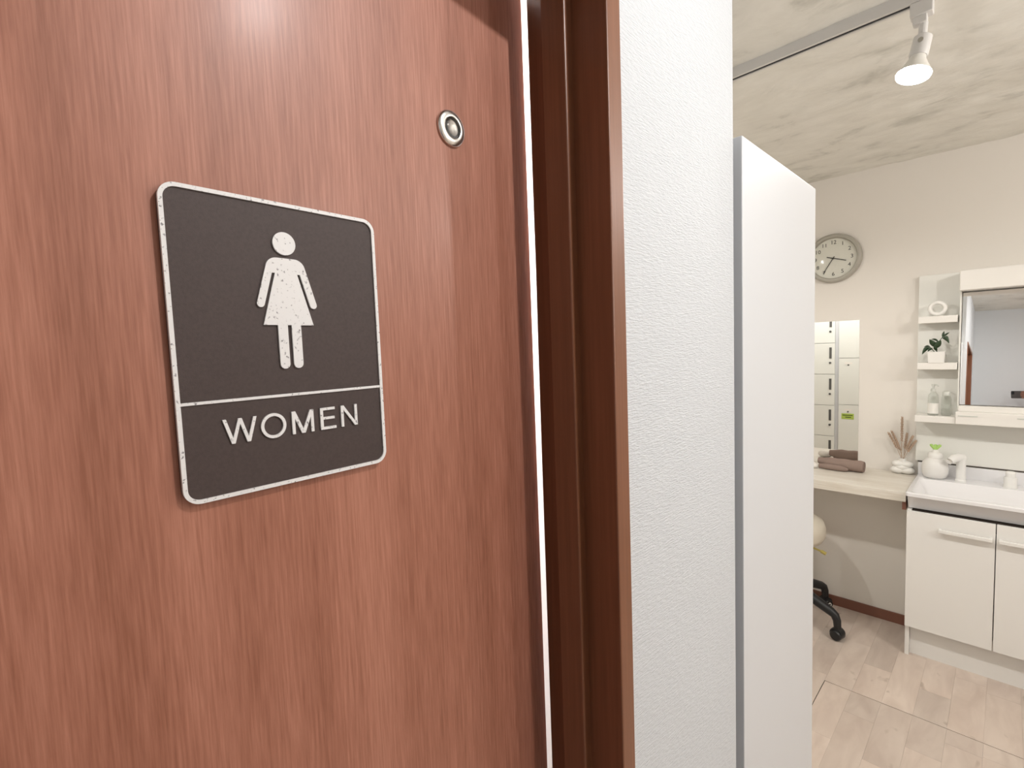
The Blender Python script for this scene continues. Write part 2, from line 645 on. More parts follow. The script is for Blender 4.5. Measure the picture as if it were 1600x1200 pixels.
# ------------------------------------------------------------------ door frame and door
fr = empty('trim_1', (0, 0, 0))
tag(fr, 'dark brown wooden door frame with stepped stop', kind='structure')
CX = -0.280
m = MB()
m.box(CX-0.105, CX, JY, JY+0.024, 0, ZHEAD+0.024, 0.0018)
m.build('jamb', 'frame_veneer', fr)
m = MB()
stp = [(CX-0.043, JY+0.002), (CX-0.043, JY-0.0102), (CX-0.0434, JY-0.0112), (CX-0.0444, JY-0.0118), (CX-0.0695, JY-0.0162), (CX-0.0705, JY-0.0150), (CX-0.0705, JY+0.002)]
lo = [m.bm.verts.new((x, y, 0)) for x, y in stp]
hi = [m.bm.verts.new((x, y, ZHEAD)) for x, y in stp]
m.bm.faces.new(lo)
m.bm.faces.new(hi)
for i in range(len(stp)):
    j = (i+1) % len(stp)
    m.bm.faces.new((lo[i], lo[j], hi[j], hi[i]))
m.build('door_stop', 'frame_veneer', fr, 18)
m = MB()
m.box(CX-0.105, CX, NY-0.024, NY, 0, ZHEAD+0.024, 0.0018)
m.build('jamb', 'frame_veneer', fr)
m = MB()
m.box(CX-0.0705, CX-0.043, NY-0.002, NY+0.0102, 0, ZHEAD, 0.0028, 3)
m.build('door_stop', 'frame_veneer', fr)
m = MB()
m.box(CX-0.105, CX, NY, JY, ZHEAD, ZHEAD+0.024, 0.0018)
m.build('head_jamb', 'frame_veneer', fr)
m = MB()
m.box(CX-0.0705, CX-0.043, NY+0.0102, JY-0.0102, ZHEAD-0.010, ZHEAD+0.002, 0.0028, 3)
m.build('door_stop', 'frame_veneer', fr)

A = 0.07295
DRZ = math.pi/2 + A              # local x along the door, local y into the booth
door = empty('door_1', (-0.3918, 0.4212, 0), DRZ)
tag(door, 'reddish brown wood veneer toilet door standing slightly ajar', kind='structure')
m = MB()
m.box(-0.665, 0, 0, 0.033, 0.008, 1.935, 0.0012)
m.build('door_panel', 'door_veneer', door)
ddx, ddy = -math.sin(A), math.cos(A)


def door_local(wx, wy):
    dx, dy = wx+0.3915, wy-0.4175
    return dx*ddx + dy*ddy


# round light window near the top
lw = empty('light_window', (0, 0, 0))
lw.parent = door
lx, lz = -0.1162, 1.7575
m = MB()
m.lathe([(0.0085, 0.0), (0.0168, 0.0), (0.0170, 0.0014), (0.0164, 0.0027), (0.0150, 0.0036), (0.0108, 0.0046), (0.0100, 0.0042), (0.0094, 0.0010)], 40, (0, -1, 0), (lx, 0, lz))
m.build('bezel', 'satin_metal', lw, 50)
m = MB()
m.lathe([(0.0096, 0.0006), (0.0090, 0.0016), (0.0060, 0.0030), (0.0025, 0.0036), (0, 0.0037)], 32, (0, -1, 0), (lx, 0, lz))
m.build('lens', 'lens_glass', lw, 60)
m = MB()
m.lathe([(0.0095, 0.0001), (0.0095, 0.0005), (0.006, 0.0004), (0, 0.0005)], 32, (0, -1, 0), (lx, 0, lz))
m.build('reflector', 'chrome', lw, 60)

# ------------------------------------------------------------------ restroom sign
sign = empty('restroom_sign', (-0.3604, 0.0613, 1.452), DRZ)
tag(sign, 'dark brown restroom sign with silver woman pictogram and WOMEN lettering', 'sign')
mm = 0.001
SB = 0.0052                       # the back of the sign sits this far behind its face plane
m = MB()
m.prism([(x*mm, z*mm) for x, z in rrect(0.3, 148.9, 0.3, 201.1, 9.5)], 0.0008, SB)
m.build('plate', 'sign_brown', sign)
m = MB()
m.ring([(x*mm, z*mm) for x, z in rrect(0, 149.2, 0, 201.4, 10)], [(x*mm, z*mm) for x, z in rrect(2.6, 146.6, 2.6, 198.8, 7.4)], -0.0004, 0.0022)
o = m.build('border', 'sign_silver', sign)
o['label'] = 'raised silver border'
m = MB()
m.box(0.0024, 0.1468, -0.0003, 0.0012, 0.0634, 0.0654, 0.0003)
m.build('divider', 'sign_silver', sign)
# pictogram
pic = empty('pictogram')
pic.parent = sign
m = MB()
m.prism([(0.0740+0.0081*math.cos(2*math.pi*i/40), 0.1727+0.0081*math.sin(2*math.pi*i/40)) for i in range(40)], -0.0006, 0.0012)
m.build('head', 'sign_silver', pic)
half = []                         # right half outline, from the shoulder centre down, mm from the axis


def arc(cx, cz, r, a0, a1, n=6):
    return [(cx+r*math.cos(math.radians(a0+(a1-a0)*i/n)), cz+r*math.sin(math.radians(a0+(a1-a0)*i/n))) for i in range(n+1)]


half += [(0.0, 162.3)]
half += arc(6.4, 154.6, 7.7, 90, 17, 7)
half += arc(18.9, 129.6, 2.55, 14, -166, 8)
half += [(10.0, 151.5), (7.9, 151.5)]
half += [(18.0, 114.8), (8.3, 114.8)]
half += [(8.3, 87.0)] + arc(4.85, 87.0, 3.45, 0, -180, 9)[1:]
half += [(1.4, 114.8)]
outl = [(74.0+x, z) for x, z in half] + [(74.0-x, z) for x, z in reversed(half[1:])]
m = MB()
m.prism([(x*mm, z*mm) for x, z in outl], -0.0006, 0.0012)
m.build('body', 'sign_silver', pic, tri=True)
# letters: strokes with flat ends
ZB, ZT, SW = 35.3, 52.0, 2.1


def stroke(mb, x0, z0, x1, z1, w=SW, yo=0.0):
    mb.prism([((x0-w/2)*mm, z0*mm), ((x0+w/2)*mm, z0*mm), ((x1+w/2)*mm, z1*mm), ((x1-w/2)*mm, z1*mm)], -0.0005-yo, 0.0012)


def bar(mb, x0, x1, z0, z1, yo=0.0):
    mb.prism([(x0*mm, z0*mm), (x1*mm, z0*mm), (x1*mm, z1*mm), (x0*mm, z1*mm)], -0.0005-yo, 0.0012)


word = empty('lettering')
word.parent = sign
m = MB()
stroke(m, 26.3, ZT, 31.1, ZB, 2.15)
stroke(m, 36.0, ZT, 31.1, ZB, 2.15, 1e-5)
stroke(m, 36.0, ZT, 40.9, ZB, 2.15, 2e-5)
stroke(m, 45.6, ZT, 40.9, ZB, 2.15, 3e-5)
m.build('letter_w', 'sign_silver', word, 0)
m = MB()
m.ring([((57.9+8.7*math.cos(2*math.pi*i/48))*mm, (43.65+8.9*math.sin(2*math.pi*i/48))*mm) for i in range(48)],
       [((57.9+6.6*math.cos(2*math.pi*i/48))*mm, (43.65+6.8*math.sin(2*math.pi*i/48))*mm) for i in range(48)], -0.0005, 0.0012)
m.build('letter_o', 'sign_silver', word, 35)
m = MB()
bar(m, 70.9, 73.1, ZB, ZT)
bar(m, 85.1, 87.3, ZB, ZT)
stroke(m, 72.3, ZT, 79.1, ZB, 2.6, 1e-5)
stroke(m, 85.9, ZT, 79.1, ZB, 2.6, 2e-5)
m.build('letter_m', 'sign_silver', word, 0)
m = MB()
bar(m, 92.6, 94.9, ZB, ZT)
bar(m, 92.6, 104.6, ZT-2.0, ZT, 1e-5)
bar(m, 92.6, 104.1, 42.9, 44.9, 1e-5)
bar(m, 92.6, 105.2, ZB, ZB+2.0, 1e-5)
m.build('letter_e', 'sign_silver', word, 0)
m = MB()
bar(m, 109.7, 111.9, ZB, ZT)
bar(m, 121.6, 123.8, ZB, ZT)
stroke(m, 110.9, ZT, 122.6, ZB, 2.6, 1e-5)
m.build('letter_n', 'sign_silver', word, 0)

# ------------------------------------------------------------------ lockers
LX, LY0, LY1, LH = -0.280, 0.763, 1.167, 1.842


def locker(name, x1, x0, cols, tiers, ztop, pitch, label, style):
    root = empty(name, ((x0+x1)/2, (LY0+LY1)/2, 0))
    tag(root, label, 'locker', 'lockers behind the partition wall')
    ox, oy = (x0+x1)/2, (LY0+LY1)/2
    b = MB()
    b.box(x0-ox, x1-ox, LY0-oy, LY1-0.016-oy, 0, LH, 0.0015)
    b.build('body', 'locker_white', root)
    inset = 0.026 if style == 'small' else 0.004
    w = (x1-x0-2*inset)/cols
    for c in range(cols):
        for t in range(tiers):
            dx0, dx1 = x0+inset+c*w+0.0015, x0+inset+(c+1)*w-0.0015
            dz1 = ztop-t*pitch-0.002
            dz0 = ztop-(t+1)*pitch+0.002
            dz0 = max(dz0, 0.03)
            d = MB()
            d.box(dx0-ox, dx1-ox, LY1-0.015-oy, LY1-oy, dz0, dz1, 0.0015)
            do = d.build('door', 'locker_door', root)
            if style == 'small':
                hx = dx1-0.036
                g = MB()
                g.box(hx-0.010-ox, hx+0.010-ox, LY1-0.001-oy, LY1+0.004-oy, dz1-0.148, dz1-0.040, 0.001)
                g.build('handle', 'locker_grip', do)
                k = MB()
                k.lathe([(0.010, -0.001), (0.010, 0.006), (0.007, 0.009), (0, 0.009)], 16, (0, 1, 0), (hx-ox-0.002, LY1-oy, dz1-0.190))
                k.build('lock', 'locker_grip', do)
            else:
                hx = dx0+0.078
                k = MB()
                k.lathe([(0.0075, -0.001), (0.0075, 0.004), (0.005, 0.006), (0, 0.006)], 16, (0, 1, 0), (hx-ox, LY1-oy, dz1-0.064))
                k.build('lock', 'locker_grip', do)
                p = MB()
                p.box(hx-0.03-ox, hx+0.03-ox, LY1-0.001-oy, LY1+0.001-oy, dz1-0.058, dz1-0.038)
                p.build('number_plate', 'label_white', do)
                if c == 0 and t == 2:
                    g = MB()
                    g.box(hx-0.052-ox, hx+0.048-ox, LY1-0.001-oy, LY1+0.0015-oy, dz1-0.137, dz1-0.082)
                    go = g.build('sticker', 'tag_green', do)
                    go['label'] = 'yellow-green sticker with two dark lines of print'
                    g = MB()
                    g.box(hx-0.044-ox, hx+0.038-ox, LY1-oy, LY1+0.0018-oy, dz1-0.103, dz1-0.095)
                    g.box(hx-0.020-ox, hx+0.026-ox, LY1-oy, LY1+0.0018-oy, dz1-0.122, dz1-0.114)
                    g.build('print', 'tag_ink', do)
    return root


locker('locker_cabinet', LX, -1.150, 2, 4, 1.786, 0.449, 'tall white locker cabinet whose plain side panel stands at the end of the papered wall', 'large')
locker('locker_cabinet', -1.1505, -1.960, 2, 6, 1.788, 0.304, 'white locker cabinet with small handled doors, seen in the frameless wall mirror', 'small')

# ------------------------------------------------------------------ counter, vanity, basin
m = MB()
m.box(XL, -0.3265, 2.925, YB, 0.742, 0.790, 0.002)
ct = m.build('counter', 'counter_laminate')
tag(ct, 'long cream wood-grain counter running left from the washbasin', 'counter')
m = MB()
m.box(-0.342, -0.327, 2.94, 3.20, 0.700, 0.742)
br = m.build('counter_bracket', 'baseboard_brown')
tag(br, 'small brown bracket under the counter end beside the vanity', 'bracket')

VX0, VX1, VY = -0.318, 0.282, 2.902
van = empty('vanity_cabinet', ((VX0+VX1)/2, 3.1, 0))
tag(van, 'white two-door vanity cabinet under the washbasin', 'cabinet')
ox, oy = (VX0+VX1)/2, 3.1
for a, b in ((VX0, VX0+0.016), (VX1-0.016, VX1)):
    m = MB()
    m.box(a-ox, b-ox, VY+0.002-oy, 3.33-oy, 0, 0.716, 0.001)
    m.build('side_panel', 'gloss_white', van)
m = MB()
m.box(VX0+0.0165-ox, VX1-0.0165-ox, VY+0.030-oy, VY+0.045-oy, 0, 0.165)
m.build('toe_kick', 'gloss_white', van)
m = MB()
m.box(VX0+0.0165-ox, VX1-0.0165-ox, VY+0.024-oy, 3.32-oy, 0.165, 0.180)
m.build('carcass_floor', 'gloss_white', van)
m = MB()
m.box(VX0+0.0165-ox, VX1-0.0165-ox, VY+0.030-oy, VY+0.045-oy, 0.66, 0.716)
m.build('carcass_rail', 'dark_gap', van)
xm = -0.0175
for i, (a, b) in enumerate(((VX0, xm-0.0015), (xm+0.0015, VX1))):
    m = MB()
    m.box(a-ox, b-ox, VY-0.016-oy, VY-oy+0.0015, 0.150, 0.714, 0.0015)
    d = m.build('door', 'gloss_white', van)
    hx0, hx1 = (-0.203, -0.027) if i == 0 else (-0.008, 0.168)
    m = MB()
    yy = VY-0.016-oy
    m.box(hx0-ox, hx1-ox, yy-0.026, yy-0.014, 0.640, 0.656, 0.003)
    m.box(hx0-ox, hx0+0.012-ox, yy-0.020, yy+0.001, 0.641, 0.655, 0.002)
    m.box(hx1-0.012-ox, hx1-ox, yy-0.020, yy+0.001, 0.641, 0.655, 0.002)
    m.build('handle', 'gloss_white', d)

# washbasin: rim lip, apron, sloping bowl, deck and low splash riser
BX0, BX1, BY0, BY1, BZ = -0.324, 0.290, 2.884, 3.33, 0.802
bas = empty('washbasin', ((BX0+BX1)/2, 3.1, 0.72))
tag(bas, 'white rectangular washbasin with shallow sloping bowl on the vanity', 'washbasin')
ox, oy, oz = (BX0+BX1)/2, 3.1, 0.72
m = MB()


def loop(x0, x1, y0, y1, z, r):
    return [m.bm.verts.new((x-ox, y-oy, z-oz)) for x, y in rrect(x0, x1, y0, y1, r, 6)]


rows = [loop(BX0+0.006, BX1-0.006, BY0+0.040, BY1, 0.721, 0.010),
        loop(BX0+0.006, BX1-0.006, BY0+0.008, BY1, 0.780, 0.010),
        loop(BX0, BX1, BY0, BY1, 0.784, 0.012),
        loop(BX0, BX1, BY0, BY1, 0.798, 0.012),
        loop(BX0+0.004, BX1-0.004, BY0+0.004, BY1, BZ, 0.012),
        loop(BX0+0.018, BX1-0.018, BY0+0.020, 3.205, BZ, 0.022),
        loop(BX0+0.024, BX1-0.024, BY0+0.026, 3.200, BZ-0.006, 0.024),
        loop(BX0+0.052, BX1-0.052, BY0+0.050, 3.165, BZ-0.055, 0.040),
        loop(BX0+0.150, BX1-0.150, BY0+0.100, 3.110, BZ-0.078, 0.060)]
for a, b in zip(rows, rows[1:]):
    for i in range(len(a)):
        j = (i+1) % len(a)
        m.bm.faces.new((a[i], a[j], b[j], b[i]))
m.bm.faces.new(rows[-1])
m.bm.faces.new(rows[0])
m.build('bowl', 'basin_white', bas, 40)
m = MB()
m.box(BX0+0.001-ox, BX1-0.001-ox, 3.318-oy, 3.345-oy, BZ-0.02-oz, 0.862-oz, 0.004)
m.build('splash_riser', 'basin_white', bas)
m = MB()
m.lathe([(0.020, 0), (0.020, 0.003), (0.012, 0.004), (0, 0.004)], 24, (0, 0, 1), (-0.017-ox, 3.05-oy, BZ-0.079-oz))
m.build('drain', 'chrome', bas)

# faucet
fa = empty('faucet', (-0.151, 3.252, BZ))
tag(fa, 'white and chrome faucet with a short angled spout beside the round soap bottle', 'faucet')
m = MB()
m.lathe([(0.0215, 0.0), (0.0215, 0.006), (0.0190, 0.012), (0.0180, 0.075), (0.0195, 0.095), (0.0205, 0.112), (0.0150, 0.122), (0, 0.124)], 28)
m.build('column', 'gloss_white', fa)
m = MB()
m.tube([(0.004, 0.006, 0.118), (-0.012, -0.014, 0.121), (-0.028, -0.034, 0.116), (-0.040, -0.050, 0.106)], [0.020, 0.0205, 0.0190, 0.0165], 20)
m.build('spout', 'gloss_white', fa)
m = MB()
m.lathe([(0.0140, 0), (0.0140, 0.010), (0, 0.010)], 20, (-0.55, -0.68, -0.48), (-0.0385, -0.048, 0.107))
m.build('spout_ring', 'chrome', fa)
kn = empty('tap_handle', (0.022, 3.250, BZ))
tag(kn, 'short round white tap handle at the right of the faucet', 'tap handle')
m = MB()
m.lathe([(0.0250, 0), (0.0250, 0.006), (0.0235, 0.012), (0.0230, 0.046), (0.0215, 0.050), (0, 0.050)], 28)
m.build('base', 'gloss_white', kn)
m = MB()
m.lathe([(0.0170, 0.0495), (0.0175, 0.070), (0.0150, 0.076), (0, 0.077)], 28)
m.build('knob', 'gloss_white', kn)

# round soap bottle with a sprout-shaped pump
so = empty('soap_dispenser', (-0.250, 3.263, BZ))
tag(so, 'round white soap bottle with a green sprout-shaped pump on the basin deck', 'soap bottle')
m = MB()
m.lathe([(0.034, 0.0), (0.044, 0.006), (0.0525, 0.026), (0.0545, 0.050), (0.0515, 0.075), (0.043, 0.093), (0.034, 0.101), (0.031, 0.104)], 36)
m.build('bottle', 'soap_white', so, 60)
m = MB()
m.lathe([(0.0305, 0.103), (0.0315, 0.108), (0.0305, 0.122), (0.026, 0.130), (0.013, 0.133), (0.011, 0.146), (0, 0.147)], 30)
m.build('collar', 'ceramic_white', so, 50)
for a, ln in ((0.35, 0.024), (2.75, 0.024), (1.55, 0.018)):
    m = MB()
    c, s = math.cos(a), math.sin(a)
    m.tube([(0, 0, 0.142), (c*ln*0.4, s*ln*0.3, 0.158), (c*ln*0.8, s*ln*0.6, 0.168), (c*ln, s*ln*0.8, 0.170)], [0.004, 0.0075, 0.007, 0.002], 10)
    m.build('sprout_leaf', 'sprout_green', so, 60)

# ------------------------------------------------------------------ mirror unit over the basin
mu = empty('vanity_mirror_unit', (0, 3.33, 0.865))
tag(mu, 'white vanity mirror unit with tilted mirror, side shelves and top canopy', 'mirror unit')
UX0, UX1 = -0.336, 0.285


def mub(name, x0, x1, y0, y1, z0, z1, material, bev=0.0015):
    q = MB()
    q.box(x0, x1, y0-3.33, y1-3.33, z0-0.865, z1-0.865, bev)
    return q.build(name, material, mu)


mub('back_panel', UX0, UX1, 3.335, YB, 0.868, 1.842, 'unit_white', 0.002)
mub('seal_strip', UX0+0.01, UX1, 3.334, 3.345, 0.862, 0.868, 'dark_gap', 0)
mub('canopy', -0.172, UX1, 3.200, 3.335, 1.742, 1.838, 'unit_shelf', 0.004)
mub('shelf', -0.326, -0.178, 3.235, 3.335, 1.594, 1.628, 'unit_shelf', 0.002)
mub('shelf', -0.327, -0.175, 3.235, 3.335, 1.360, 1.394, 'unit_shelf', 0.002)
mub('shelf', -0.330, -0.1755, 3.215, 3.335, 1.093, 1.126, 'unit_shelf', 0.002)
tr = mub('tray', -0.1745, UX1, 3.200, 3.335, 1.095, 1.156, 'unit_shelf', 0.003)
for a, b in ((-0.165, -0.095), (0.036, 0.11)):
    q = MB()
    q.box(a, b, 3.1975-3.33, 3.2005-3.33, 1.134-0.865, 1.139-0.865, 0.0005)
    q.build('tray_slot', 'pump_plastic', tr)
mub('mirror_side', -0.172, -0.166, 3.256, 3.335, 1.156, 1.742, 'unit_white', 0.001)
TILT = math.radians(-5.1)
mg = MB()
mg.box(-0.222, 0.222, -0.0025, 0.0025, 0.0, 0.552, 0.0)
mo = mg.build('mirror', 'mirror_silver', mu, 0)
mo.location = (0.058, 3.262-3.33, 1.186-0.865)
mo.rotation_euler = (TILT, 0, math.radians(-0.18))
mo['label'] = 'slightly tilted mirror glass'
mub('mirror_ledge', -0.166, UX1, 3.225, 3.335, 1.156, 1.183, 'unit_shelf', 0.002)

# things on the little shelves
m = MB()
m.torus((0, 0, 0.0385), 0.0290, 0.0095, (0, 1, 0))
ar = m.build('ring_ornament', 'ceramic_white', None, 60)
ar.location = (-0.2545, 3.262, 1.628)
tag(ar, 'small white ring ornament standing on the top side shelf', 'ornament')

pp = empty('potted_plant', (-0.2535, 3.262, 1.394))
tag(pp, 'small dark green plant in a white square pot on the middle side shelf', 'plant')
m = MB()
v = []
for z, hw in ((0, 0.0300), (0.0555, 0.0330), (0.0555, 0.0285), (0.046, 0.0275)):
    v.append([m.bm.verts.new((sx*hw, sy*hw, z)) for sx, sy in ((-1, -1), (1, -1), (1, 1), (-1, 1))])
for a, b in zip(v, v[1:]):
    for i in range(4):
        m.bm.faces.new((a[i], a[(i+1) % 4], b[(i+1) % 4], b[i]))
m.bm.faces.new(v[0])
m.bm.faces.new(v[-1])
m.build('pot', 'ceramic_white', pp, 0)
m = MB()
m.box(-0.0275, 0.0275, -0.0275, 0.0275, 0.044, 0.048)
m.build('soil', 'dark_gap', pp, 0)


def leaf(base, tip, width, droop, name='leaf'):
    base, tip = Vector(base), Vector(tip)
    d = tip-base
    side = d.cross(Vector((0, 0.85, 0.4))).normalized()
    nrm = side.cross(d).normalized()
    q = MB()
    rows = []
    N = 7
    for i in range(N+1):
        t = i/N
        w = width*math.sin(math.pi*min(1, t*0.97+0.02))**0.8*(1-0.35*t)
        c = base + d*t + Vector((0, 0, droop*4*t*(1-t)))
        rows.append([q.bm.verts.new(c - side*w + nrm*w*0.25), q.bm.verts.new(c), q.bm.verts.new(c + side*w + nrm*w*0.25)])
    for a, b in zip(rows, rows[1:]):
        for k in range(2):
            q.bm.faces.new((a[k], a[k+1], b[k+1], b[k]))
    o = q.build(name, 'leaf_green', pp, 80)
    sm = o.modifiers.new('solid', 'SOLIDIFY')
    sm.thickness = 0.0008
    return o


for st in ([(0, 0, 0.045), (-0.002, 0, 0.075), (0.010, -0.003, 0.110), (0.022, -0.003, 0.130)],
           [(-0.004, 0, 0.045), (-0.016, -0.004, 0.065), (-0.030, -0.006, 0.078)],
           [(0.002, 0, 0.045), (-0.004, -0.006, 0.090), (-0.008, -0.008, 0.105)]):
    q = MB()
    q.tube(st, 0.0016, 6)
    q.build('stem', 'leaf_green', pp)
leaf((-0.028, -0.006, 0.078), (-0.056, -0.012, 0.042), 0.011, 0.010)
leaf((-0.024, -0.004, 0.078), (-0.050, -0.003, 0.080), 0.005, 0.006)
leaf((-0.016, -0.008, 0.072), (-0.034, -0.016, 0.056), 0.009, 0.006)
leaf((-0.006, -0.006, 0.078), (-0.028, -0.014, 0.118), 0.014, 0.002)
leaf((-0.008, -0.008, 0.072), (0.016, -0.018, 0.112), 0.016, 0.000)
leaf((0.006, -0.005, 0.104), (-0.022, -0.006, 0.118), 0.006, 0.006)
leaf((0.020, -0.003, 0.124), (0.046, -0.012, 0.096), 0.013, 0.012)
leaf((0.020, -0.003, 0.128), (0.026, 0.000, 0.158), 0.006, 0.0)
leaf((0.022, -0.003, 0.128), (0.046, -0.004, 0.150), 0.005, 0.002)
leaf((0.000, -0.006, 0.060), (-0.010, -0.018, 0.084), 0.008, 0.0)

gb = empty('pump_bottle', (-0.263, 3.262, 1.126))
tag(gb, 'clear pump bottle with a white label on the lowest side shelf', 'bottle')
m = MB()
m.lathe([(0.0195, 0.0), (0.0215, 0.003), (0.0215, 0.085), (0.0190, 0.104), (0.0110, 0.116), (0.0085, 0.122)], 28)
m.build('glass', 'bottle_glass', gb, 50)
m = MB()
m.lathe([(0.0219, 0.010), (0.0219, 0.062)], 28, cap=False)
m.build('label_band', 'label_white', gb, 50)
m = MB()
m.lathe([(0.0105, 0.121), (0.0105, 0.134), (0.0045, 0.136), (0.0045, 0.150), (0.0085, 0.151), (0.0085, 0.158), (0, 0.159)], 20)
m.tube([(0, 0, 0.155), (0.012, -0.010, 0.157), (0.020, -0.017, 0.150)], [0.004, 0.0035, 0.003], 10)
m.build('pump', 'pump_plastic', gb, 40)
gt = empty('glass_jar', (-0.2135, 3.272, 1.126))
tag(gt, 'clear lidded glass jar beside the pump bottle on the lowest side shelf', 'jar')
m = MB()
m.lathe([(0.0170, 0.0), (0.0190, 0.003), (0.0190, 0.088), (0.0155, 0.100), (0.0150, 0.103)], 26)
m.build('glass', 'bottle_glass', gt, 50)
m = MB()
m.lathe([(0.0158, 0.102), (0.0162, 0.118), (0.0140, 0.121), (0, 0.121)], 26)
m.build('lid', 'pump_plastic', gt, 40)

# ------------------------------------------------------------------ things on the counter
CZ = 0.790
m = MB()
for dx, dz, rx, rz in ((-0.019, 0.0205, 0.034, 0.0205), (0.020, 0.0205, 0.034, 0.0205), (-0.016, 0.053, 0.031, 0.0185), (0.017, 0.053, 0.031, 0.0185), (0.0, 0.037, 0.038, 0.022)):
    m.ellipsoid((dx, 0, dz), rx, 0.024, rz)
m.lathe([(0.017, 0.060), (0.016, 0.078), (0.0175, 0.085), (0.0135, 0.085), (0.012, 0.070), (0, 0.068)], 24, sy=0.85)
vs = m.build('vase', 'ceramic_white', None, 60)
vs.location = (-0.388, 3.318, CZ)
vs.rotation_euler = (0, 0, math.radians(4))
tag(vs, 'white ceramic vase of four bulging lobes on the counter beside the basin', 'vase')
gr_tips = [(-0.393, 1.098, 0.004), (-0.449, 1.010, -0.012), (-0.438, 1.016, 0.01), (-0.345, 1.001, -0.006), (-0.333, 0.975, 0.008), (-0.425, 0.985, 0.012), (-0.372, 1.010, 0.014)]
gr_lab = ['tallest dried grass stem, upright in the lobed vase', 'dried grass stem leaning furthest left in the lobed vase', 'dried grass stem just behind the leftmost one in the lobed vase',
          'dried grass stem leaning right with a high tip in the lobed vase', 'shortest dried grass stem, leaning furthest right in the lobed vase', 'short dried grass stem left of the middle in the lobed vase', 'dried grass stem right behind the tallest one in the lobed vase']
for i, (tx, tz, dy) in enumerate(gr_tips):
    g = empty('dried_grass', (-0.388, 3.318, CZ+0.072))
    tag(g, gr_lab[i], 'dried grass', 'dried grass in the lobed vase')
    tip = Vector((tx+0.388, dy, tz-CZ-0.072))
    b0 = Vector((random.uniform(-0.005, 0.005), random.uniform(-0.004, 0.004), 0.0))
    mid = b0.lerp(tip, 0.55) + Vector((-0.1*tip.x, 0, 0.004))
    q = MB()
    pts = []
    for k in range(9):
        t = k/8
        pts.append((1-t)**2*b0 + 2*t*(1-t)*mid + t*t*tip)
    q.tube(pts, 0.0011, 6)
    q.build('stem', 'dried_stem', g)
    q = MB()
    for k in range(44):
        t = 0.42 + 0.58*k/43
        c = (1-t)**2*b0 + 2*t*(1-t)*mid + t*t*tip
        a = k*2.4
        rr = 0.0042 if t < 0.95 else 0.003
        q.ellipsoid(c + Vector((math.cos(a)*rr, math.sin(a)*rr, 0)), 0.0026, 0.0026, 0.0048, 6, 4)
    so2 = q.build('seed_head', 'dried_seed', g, 60)
    so2['kind'] = 'stuff'

# rolled brown towel with a folded flap in front
tw = empty('rolled_towel', (-0.650, 3.225, CZ), math.radians(-3))
tag(tw, 'rolled taupe brown towel lying on the counter below the wall mirror', 'towel')
m = MB()
N = 24
rows = []
for i in range(15):
    x = -0.113 + 0.222*i/14
    s = min(1.0, 0.42+0.58*math.sin(min(1.0, (i+0.4)/5.0)*math.pi/2))
    e = 0.93 if i == 14 else 1.0
    ry, rz = 0.034*s*e, 0.0315*s*e
    cz = 0.0320 + (1-s)*0.014
    rows.append([m.bm.verts.new((x, ry*math.cos(2*math.pi*k/N), cz+rz*math.sin(2*math.pi*k/N)*(1+0.05*math.sin(3*x*30)))) for k in range(N)])
for a, b in zip(rows, rows[1:]):
    for k in range(N):
        m.bm.faces.new((a[k], a[(k+1) % N], b[(k+1) % N], b[k]))
m.bm.faces.new(rows[0])
m.bm.faces.new(rows[-1])
m.build('roll', 'towel_brown', tw, 50)
m = MB()
sp = []
for k in range(60):
    t = k/59
    a = t*4.6*math.pi
    r = 0.004+0.021*t
    sp.append((0.1095, r*math.cos(a), 0.0320+r*0.95*math.sin(a)))
m.tube(sp, 0.0014, 6)
m.build('spiral_edge', 'towel_brown', tw, 60)
m = MB()
m.tube([(-0.098, -0.036, 0.016), (-0.06, -0.040, 0.017), (0.0, -0.041, 0.0165), (0.025, -0.039, 0.0145), (0.043, -0.034, 0.013)], [0.0135, 0.016, 0.016, 0.0135, 0.007], 18)
m.build('folded_flap', 'towel_brown', tw, 60)
wt = MB()
wt.ellipsoid((0, 0, 0.021), 0.034, 0.028, 0.021)
wt.ellipsoid((0.018, -0.006, 0.016), 0.026, 0.024, 0.0158)
wo = wt.build('white_puff', 'white_cloth', None, 60)
wo.location = (-0.800, 3.190, CZ)
tag(wo, 'soft white puff at the left end of the brown towel', 'powder puff')

# frameless mirror on the back wall
m = MB()
m.box(-0.235, 0.235, -0.004, 0.0, 0, 0.842, 0.0006)
wm = m.build('wall_mirror', 'mirror_silver', None, 0)
wm.location = (-0.829, YB, 0.792)
tag(wm, 'frameless wall mirror standing on the counter, reflecting the lockers', 'mirror')

# ------------------------------------------------------------------ wall clock
ck = empty('wall_clock', (-0.7225, YB, 1.9955))
tag(ck, 'round grey-rimmed wall clock half hidden by the locker panel', 'clock')
R = 0.139
m = MB()
m.lathe([(R-0.010, 0.0), (R, 0.004), (R, 0.020), (R-0.004, 0.030), (R-0.012, 0.034), (R-0.020, 0.032), (R-0.024, 0.022), (R-0.026, 0.014)], 64, (0, -1, 0))
m.build('rim', 'clock_rim', ck, 50)
m = MB()
m.lathe([(R-0.020, 0.010), (R-0.022, 0.0145), (0, 0.0145)], 64, (0, -1, 0))
m.build('dial', 'clock_face', ck, 30)


def text_mesh(body, size):
    cu = bpy.data.curves.new('glyph', 'FONT')
    cu.body = body
    cu.size = size
    cu.align_x = 'CENTER'
    cu.align_y = 'CENTER'
    cu.extrude = 0.0003
    to = bpy.data.objects.new('glyph', cu)
    COL.objects.link(to)
    bpy.context.view_layer.update()
    me = bpy.data.meshes.new_from_object(to.evaluated_get(bpy.context.evaluated_depsgraph_get()))
    bpy.data.objects.remove(to)
    me.materials.clear()
    me.materials.append(MATS['clock_ink'])
    return me


